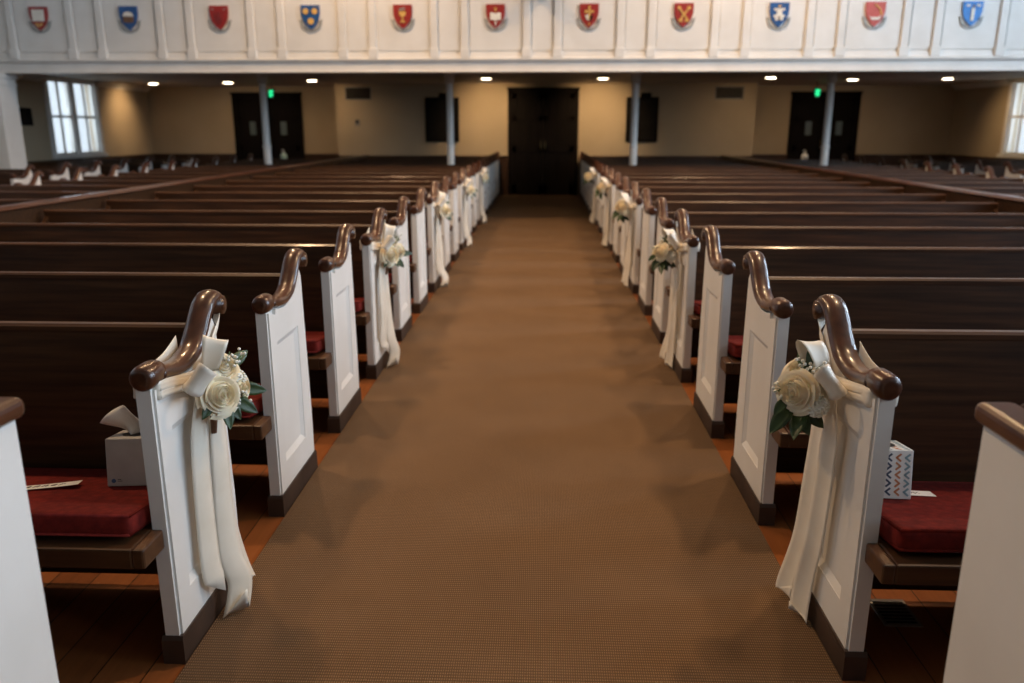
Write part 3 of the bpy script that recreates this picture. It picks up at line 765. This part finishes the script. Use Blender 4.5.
def flower_bow(s, X, Y, label, seed, style):
    """origin at the knot on the aisle face of the end panel; o = outward (into the aisle), world y runs away from the camera"""
    rnd = random.Random(seed)
    ox = -s                                            # outward x direction
    t = thing('flower_bow', label, 'flower bow', (X, Y, .735), 0, 'ivory ribbon bows with flowers on the pew ends')
    def P(o, y, z): return Vector((ox*o, y, z))
    j = lambda a: rnd.uniform(-a, a)
    # sash: band from the knot round the front stile, and band from the knot up to the back edge
    bm = bmesh.new(); WF = -.20                         # y of the panel front, seen from the knot
    th = .062
    strip(bm, vcat([P(.018,.0,.005), P(.012,-.08,.015), P(.009,-.17,.030), P(.006,WF-.012,.034), P(-.03,WF-.016,.036), P(-.062,WF-.012,.038), P(-.062,WF+.04,.045), P(-.062,-.04,.056), P(-.060,.045,.086)], 5), V(0,0,1), .048, 5, .002)
    strip(bm, vcat([P(.020,.0,.010), P(.013,.06,.035), P(.008,.13,.080), P(.006,.185,.118), P(-.02,.222,.140)], 5), V(0,.55,.83).normalized(), .050, 5, .002)
    for k in range(2):
        strip(bm, vcat([P(.021,.0,.0), P(.0145,-.08,.004+.016*k), P(.0105,-.17,.020+.018*k), P(.0080,WF-.008,.024+.018*k)], 4), V(0,.2,1), .020, 4, .0012)
    o_ = mesh_obj('sash', bm, M['ribbon'], t, True); add_sol(o_)
    # knot
    bm = bmesh.new()
    for k in range(3):
        strip(bm, vcat([P(.012,-.012+k*.008,.028), P(.040,-.012+k*.010,.020), P(.050,-.012+k*.012,.0), P(.040,-.010+k*.010,-.022), P(.012,-.010+k*.008,-.030)], 4), V(0,1,0), .022, 4, .003)
    o_ = mesh_obj('knot', bm, M['ribbon'], t, True); add_sol(o_)
    # loops
    loops = style['loops']
    for (tip, wd, wid) in loops:
        tip = P(*tip); wdv = P(*wd).normalized(); ax = tip.normalized(); Ln = tip.length
        nn = ax.cross(wdv).normalized()
        k0 = P(.038, 0, 0)
        path = []
        for i in range(17):
            q = i/16*2*PI
            along = (1-math.cos(q))/2
            off = math.sin(q)*Ln*.20*(along**.4)
            path.append(k0 + ax*(Ln*along) + nn*off)
        bm = bmesh.new()
        strip(bm, path, wdv, wid, 7, -.004, lambda a: .28+.72*(math.sin(PI*a)**1.1))
        o_ = mesh_obj('bow_loop', bm, M['ribbon'], t, True); add_sol(o_)
    # tails
    for tl in style['tails']:
        pts = vcat([P(*p) for p in tl['path']], 7)
        nn = len(pts); wd = []
        for i in range(nn):
            a = tl['w0'] + (tl['w1']-tl['w0'])*i/(nn-1)
            wd.append(P(math.sin(a), math.cos(a), 0).normalized())
        bm = bmesh.new()
        rows = strip(bm, pts, wd, tl['width'], 7, .006, lambda a: min(1,.40+2.2*a))
        for k, v in enumerate(rows[-1]): v.co.z += tl.get('cut', .05)*(k/6 if tl.get('dir', 1) > 0 else 1-k/6)
        o_ = mesh_obj('ribbon_tail', bm, M['ribbon'], t, True); add_sol(o_)
    # flowers
    for (c, d, R) in style['roses']:
        bm = bmesh.new(); rose(bm, P(*c), P(*d), R, rnd); mesh_obj('rose', bm, M['petal'], t, True)
    for (c, R) in style['cluster']:
        bm = bmesh.new(); C0 = P(*c); d0 = P(.7,-.6,.1).normalized()
        ball(bm, C0, R*.8, 2)
        for k in range(26):
            z = 1-2*(k+.5)/26; r = math.sqrt(1-z*z); ph = k*2.39996
            d = Vector((r*math.cos(ph), r*math.sin(ph), z))
            floret(bm, C0 + d*R*.85, R*.26, d, rnd)
        mesh_obj('hydrangea', bm, M['petalw'], t, True)
    for (a, b, nr, w) in style['leaves']:
        bm = bmesh.new(); leaf(bm, P(*a), P(*b), P(*nr), w); o_ = mesh_obj('leaf', bm, M['leaf'], t, True); add_sol(o_, .0008)
    for (a, b) in style['sprigs']:
        A = P(*a); Bv = P(*b); bm = bmesh.new(); bs = bmesh.new()
        tube(bs, [A, (A+Bv)/2+V(0,0,.004), Bv], .0012, 5)
        for k in range(11):
            q = .5+.5*rnd.random(); p = A.lerp(Bv, q) + Vector((j(.018), j(.018), j(.018)))
            tube(bs, [A.lerp(Bv, q*.7), p], .0007, 4); ball(bm, p, .0052, 1)
        st = mesh_obj('sprig', bs, M['stem'], t, True); b2 = mesh_obj('buds', bm, M['petalw'], st, True)
    # wrapped stems under the flowers
    bm = bmesh.new(); a, b = style['stem']
    a = P(*a); b = P(*b)
    for k in range(6):
        q = Vector((j(.008), j(.008), 0)); tube(bm, [a+q, b+q*.35], .0045, 6)
    mesh_obj('stems', bm, M['twine'], t, True)
    return t
def shift(st, d):
    mv = lambda p: tuple(a+b for a, b in zip(p, d))
    q = dict(st)
    q['roses'] = [(mv(c), n_, r) for c, n_, r in st['roses']]; q['cluster'] = [(mv(c), r) for c, r in st['cluster']]
    q['leaves'] = [(mv(a), mv(b), n_, w) for a, b, n_, w in st['leaves']]; q['sprigs'] = [(mv(a), mv(b)) for a, b in st['sprigs']]
    q['stem'] = tuple(mv(p) for p in st['stem'])
    return q
LEFT = dict(
  loops=[((.038,-.155,.045), (.60,.10,.80), .088), ((.030,.010,.115), (.85,.35,-.3), .068), ((.045,-.055,-.045), (.5,.3,.6), .050)],
  tails=[dict(path=[(.026,-.02,-.01),(.026,-.045,-.09),(.020,-.055,-.22),(.018,-.06,-.40),(.022,-.065,-.54),(.026,-.06,-.585)], w0=.15, w1=.35, width=.078, cut=-.06, dir=1),
         dict(path=[(.030,.02,-.01),(.034,.04,-.09),(.032,.045,-.22),(.032,.035,-.42),(.044,.02,-.56),(.066,.02,-.64),(.062,-.02,-.725)], w0=-.1, w1=.9, width=.078, cut=.07, dir=1),
         dict(path=[(.020,.05,-.03),(.016,.09,-.12),(.012,.11,-.30),(.016,.12,-.50),(.030,.14,-.64),(.046,.15,-.715)], w0=.0, w1=.3, width=.050, cut=.05, dir=-1)],
  roses=[((.085,.0,-.025),(.75,-.62,.22),.050), ((.075,.055,.030),(.6,-.5,.6),.043), ((.11,.075,-.03),(.85,-.25,.1),.038)],
  cluster=[((.098,.085,-.008),.034)],
  leaves=[((.08,.04,-.05),(.13,.03,-.105),(.6,-.7,.3),.045), ((.09,.09,-.03),(.175,.13,-.055),(.3,-.9,.3),.045), ((.08,.08,.03),(.125,.145,.065),(.4,-.8,.2),.040),
          ((.10,.05,-.05),(.165,.07,-.10),(.4,-.8,.5),.044), ((.07,-.02,-.04),(.06,-.06,-.075),(.6,-.7,.3),.03), ((.09,.02,-.06),(.115,-.01,-.12),(.6,-.6,.3),.038)],
  sprigs=[((.08,.04,0),(.125,.09,.065)), ((.08,.05,.0),(.105,.05,.085)), ((.09,.05,-.03),(.145,.05,-.05))],
  stem=((.06,.02,-.04),(.045,.035,-.15)))
RIGHT = dict(
  loops=[((.045,.03,.115), (.85,-.35,.1), .075), ((.030,-.135,.050), (.60,.10,.80), .095), ((.045,-.055,-.050), (.5,.3,.65), .060)],
  tails=[dict(path=[(.028,-.03,-.01),(.030,-.05,-.10),(.026,-.03,-.25),(.028,-.01,-.45),(.035,.02,-.62),(.045,.01,-.722)], w0=.15, w1=.5, width=.072, cut=.035, dir=1),
         dict(path=[(.028,.02,-.01),(.030,.03,-.10),(.030,.06,-.30),(.035,.08,-.50),(.06,.10,-.66),(.062,.10,-.70)], w0=.1, w1=.35, width=.075, cut=.05, dir=-1)],
  roses=[((.125,-.045,-.02),(.75,-.64,.12),.049), ((.095,.035,.005),(.6,-.5,.6),.042), ((.125,.03,-.03),(.8,-.3,.3),.040)],
  cluster=[((.078,-.065,-.050),.034)],
  leaves=[((.10,-.03,-.07),(.145,-.10,-.125),(.6,-.7,.3),.052), ((.13,-.03,-.06),(.195,-.07,-.125),(.4,-.8,.3),.050), ((.11,0,-.07),(.09,-.06,-.135),(.5,-.8,.3),.048),
          ((.08,.0,.02),(.10,.05,.085),(.4,-.9,.1),.046), ((.15,-.04,-.04),(.185,-.06,-.08),(.4,-.9,.3),.032), ((.08,-.02,-.08),(.05,-.05,-.12),(.6,-.7,.3),.04)],
  sprigs=[((.09,0,0),(.115,.01,.055)), ((.12,.0,-.02),(.185,-.045,-.02)), ((.09,.02,.0),(.07,-.02,.04))],
  stem=((.08,-.01,-.05),(.045,.0,-.13)))
LEFT = shift(LEFT, (-.008,-.025,-.014)); RIGHT = shift(RIGHT, (0,0,.012))
def vary(st, seed, big=1.0, dy=0.0):
    r = random.Random(seed); q = dict(st)
    jj = lambda p, a: tuple(c + r.uniform(-a, a) for c in p)
    q['roses'] = [(jj((c[0]*big, c[1]*big+dy, c[2]*big), .012), jj(d, .25), R*r.uniform(.92,1.1)) for c, d, R in st['roses']]
    q['cluster'] = [(jj((c[0], c[1]+dy, c[2]), .012), R) for c, R in st['cluster']]
    q['leaves'] = [(jj((a[0],a[1]+dy,a[2]), .006), jj((b[0],b[1]+dy,b[2]), .022), n_, w) for a, b, n_, w in st['leaves']]
    q['loops'] = [(jj(tp, .016), wd, w) for tp, wd, w in st['loops']]
    q['sprigs'] = [(a, jj(b, .02)) for a, b in st['sprigs']]
    q['tails'] = [dict(t_, path=[jj(p, .007) if k else p for k, p in enumerate(t_['path'])]) for t_ in st['tails']]
    return q
for i, n in enumerate(BOWROWS):
    y = YF + S*(n-1) + .235
    flower_bow(-1, -XL-.006, y-.005, 'ivory ribbon bow with white roses and leaves on the %s left pew end' % ORD[n], 11+i, LEFT if i == 0 else vary(LEFT, 50+i))
    flower_bow(1, XR+.006, y+.005, 'ivory ribbon bow with white roses and leaves on the %s right pew end' % ORD[n], 31+i, RIGHT if i == 0 else vary(RIGHT, 70+i))

# ------------------------------------------------------------------ small things on the first pews
def cz(y): return .393+.069/math.cos(.154)-math.tan(.154)*(y-YF)   # top of the sloping cushions
# grey tissue box with a tissue standing up
t = thing('tissue_box', 'plain grey tissue box with a white tissue on the left red cushion', 'tissue box', (-1.150, 2.085, cz(2.085)+.001), .10); t.rotation_euler[0] = -.154
bm = bmesh.new(); box(bm, -.060, .060, -.060, .060, 0, .135, .002, 1); mesh_obj('box', bm, M['card'], t)
bm = bmesh.new(); lathe(bm, [(.030,.1352),(.034,.1356),(.034,.1362)], n=20); mesh_obj('opening', bm, M['ink'], t)
bm = bmesh.new(); rows = []
rnd = random.Random(4)
for i in range(12):
    q = i/11; row = []
    for k in range(15):
        u = k/14*2-1
        w = .022 + .040*q
        x = u*w - .030*q*q
        y = .014*math.sin(u*5+q*2)*(1-.3*q) + .010*math.sin(q*5)
        z = .134 + .085*q - .030*(u*u)*q + (.018*q*u if u < 0 else -.028*u*q)
        row.append(bm.verts.new((x, y, z)))
    rows.append(row)
for a, b in zip(rows, rows[1:]):
    for k in range(14): bm.faces.new((a[k], a[k+1], b[k+1], b[k]))
o_ = mesh_obj('tissue', bm, M['tissue'], t, True); add_sol(o_, .001)
bm = bmesh.new(); r = bmesh.ops.create_cone(bm, cap_ends=True, segments=16, radius1=.006, radius2=.006, depth=.0008, matrix=Matrix.Translation((-.042,-.0604,.016)) @ Matrix.Rotation(PI/2,4,'X'))
mesh_obj('round_mark', bm, M['inkblue'], t)
bm = bmesh.new()
for z, w in ((.019,.009),(.0145,.012)): box(bm, -.031, -.031+w, -.0607, -.060, z, z+.0016)
mesh_obj('small_print', bm, M['ink'], t)

# tissue box with chevrons
t = thing('tissue_box', 'tissue box printed with coloured chevrons on the right red cushion', 'tissue box', (.938, 2.085, cz(2.085)+.001), -.05); t.rotation_euler[0] = -.154
bm = bmesh.new(); box(bm, -.060, .060, -.060, .060, 0, .135, .002, 1); mesh_obj('box', bm, M['paper'], t)
cols = ['chev_n','chev_o','chev_t','chev_n','chev_o','chev_t']
for ci, nm in enumerate(('chev_n','chev_o','chev_t')):
    bm = bmesh.new()
    for c in range(5):
        if (c+1) % 3 != ci: continue
        for k in range(5):
            z = .010+k*.0235; d = 1 if k % 2 else -1
            a0 = -.055+c*.0235
            for face in (0, 1, 2):
                for (ax, az, bx, bz) in ((a0, z, a0+.013, z+.011), (a0+.013, z+.009, a0, z+.020)):
                    if d < 0: ax, bx = 2*a0+.013-ax, 2*a0+.013-bx
                    if bz > .133: continue
                    pts = bar(ax, az, bx, bz, .0026)
                    if face == 0: prism_y(bm, pts, -.0608, -.0598)
                    elif face == 1: prism_x(bm, pts, .0598, .0608)
                    else:
                        a_ = [bm.verts.new((p[0], p[1]-.068, .1356)) for p in pts]; bm.faces.new(a_)
    mesh_obj('chevron_print', bm, M[nm], t)
bm = bmesh.new(); lathe(bm, [(.028,.1352),(.032,.1358),(.032,.1364)], n=20); mesh_obj('opening', bm, M['ink'], t)

# reserved strip on the left cushion, small card on the right cushion
t = thing('paper_strip', 'narrow white paper strip with black script on the left red cushion', 'paper strip', (-1.41, 1.985, cz(1.985)+.0034), .26); t.rotation_euler[0] = -.154
bm = bmesh.new(); rows = []
for i in range(13):
    q = i/12*2-1
    rows.append([bm.verts.new((q*.135, y, .0006+.003*q*q)) for y in (-.021,.021)])
for a, b in zip(rows, rows[1:]): bm.faces.new((a[0], a[1], b[1], b[0]))
o_ = mesh_obj('paper', bm, M['paper'], t); add_sol(o_, .0006)
text_mesh('script', 'En Danner', .032, M['ink'], t, (0,0,.0026), (0,0,0), .0003, shear=.45, spacing=1.35)
t = thing('paper_card', 'small white card lettered W beside the chevron tissue box', 'card', (1.035, 2.08, cz(2.08)+.0016), -.08); t.rotation_euler[0] = -.154
bm = bmesh.new(); box(bm, -.045, .045, -.024, .024, 0, .0009); mesh_obj('paper', bm, M['paper'], t)
text_mesh('lettering', 'W.', .026, M['ink'], t, (-.008,0,.0011), (0,0,0), .0002, shear=.3)

# floor register under the first right pew
t = thing('floor_vent', 'dark floor vent set in the planks under the first right pew', 'vent', (1.062, 2.165, 0))
bm = bmesh.new(); box(bm, -.055, .055, -.07, .07, 0, .004, .001, 1); mesh_obj('plate', bm, M['metal'], t)
bm = bmesh.new()
for k in range(7): box(bm, -.045, .045, -.056+k*.017, -.048+k*.017, .004, .0052)
mesh_obj('slots', bm, M['black'], t)

# sanitizer bottles on small stands at the back
for x, y, lb, mm in ((-5.50, 17.3, 'pump bottle of pale green sanitizer before the left double doors', 'bottle'), (5.40, 17.3, 'white pump bottle of sanitizer before the right double doors', 'white_plastic')):
    st = thing('side_table', 'small dark stand under the %s pump bottle' % ('pale green' if x < 0 else 'white'), 'table', (x, y, 0), 0, 'small stands behind the last pews')
    bm = bmesh.new(); box(bm, -.2, .2, -.15, .15, .76, .79, .005, 1); mesh_obj('table_top', bm, M['wood'], st)
    for a in (-.17, .17):
        for b in (-.12, .12):
            bm = bmesh.new(); box(bm, a-.015, a+.015, b-.015, b+.015, 0, .76); mesh_obj('leg', bm, M['wood'], st)
    t = thing('pump_bottle', lb, 'bottle', (x, y, .79), 0, 'sanitizer bottles'); t.scale = (.85,.85,.8)
    bm = bmesh.new(); lathe(bm, [(.06,0),(.075,.01),(.078,.10),(.06,.145),(.022,.165),(.02,.18)], n=20); mesh_obj('bottle_body', bm, M[mm], t, True)
    bm = bmesh.new(); lathe(bm, [(.024,.178),(.024,.20),(.008,.205),(.008,.235)], n=14); box(bm, -.05, .014, -.011, .011, .233, .25, .003, 1); mesh_obj('pump', bm, M['white_plastic'], t)
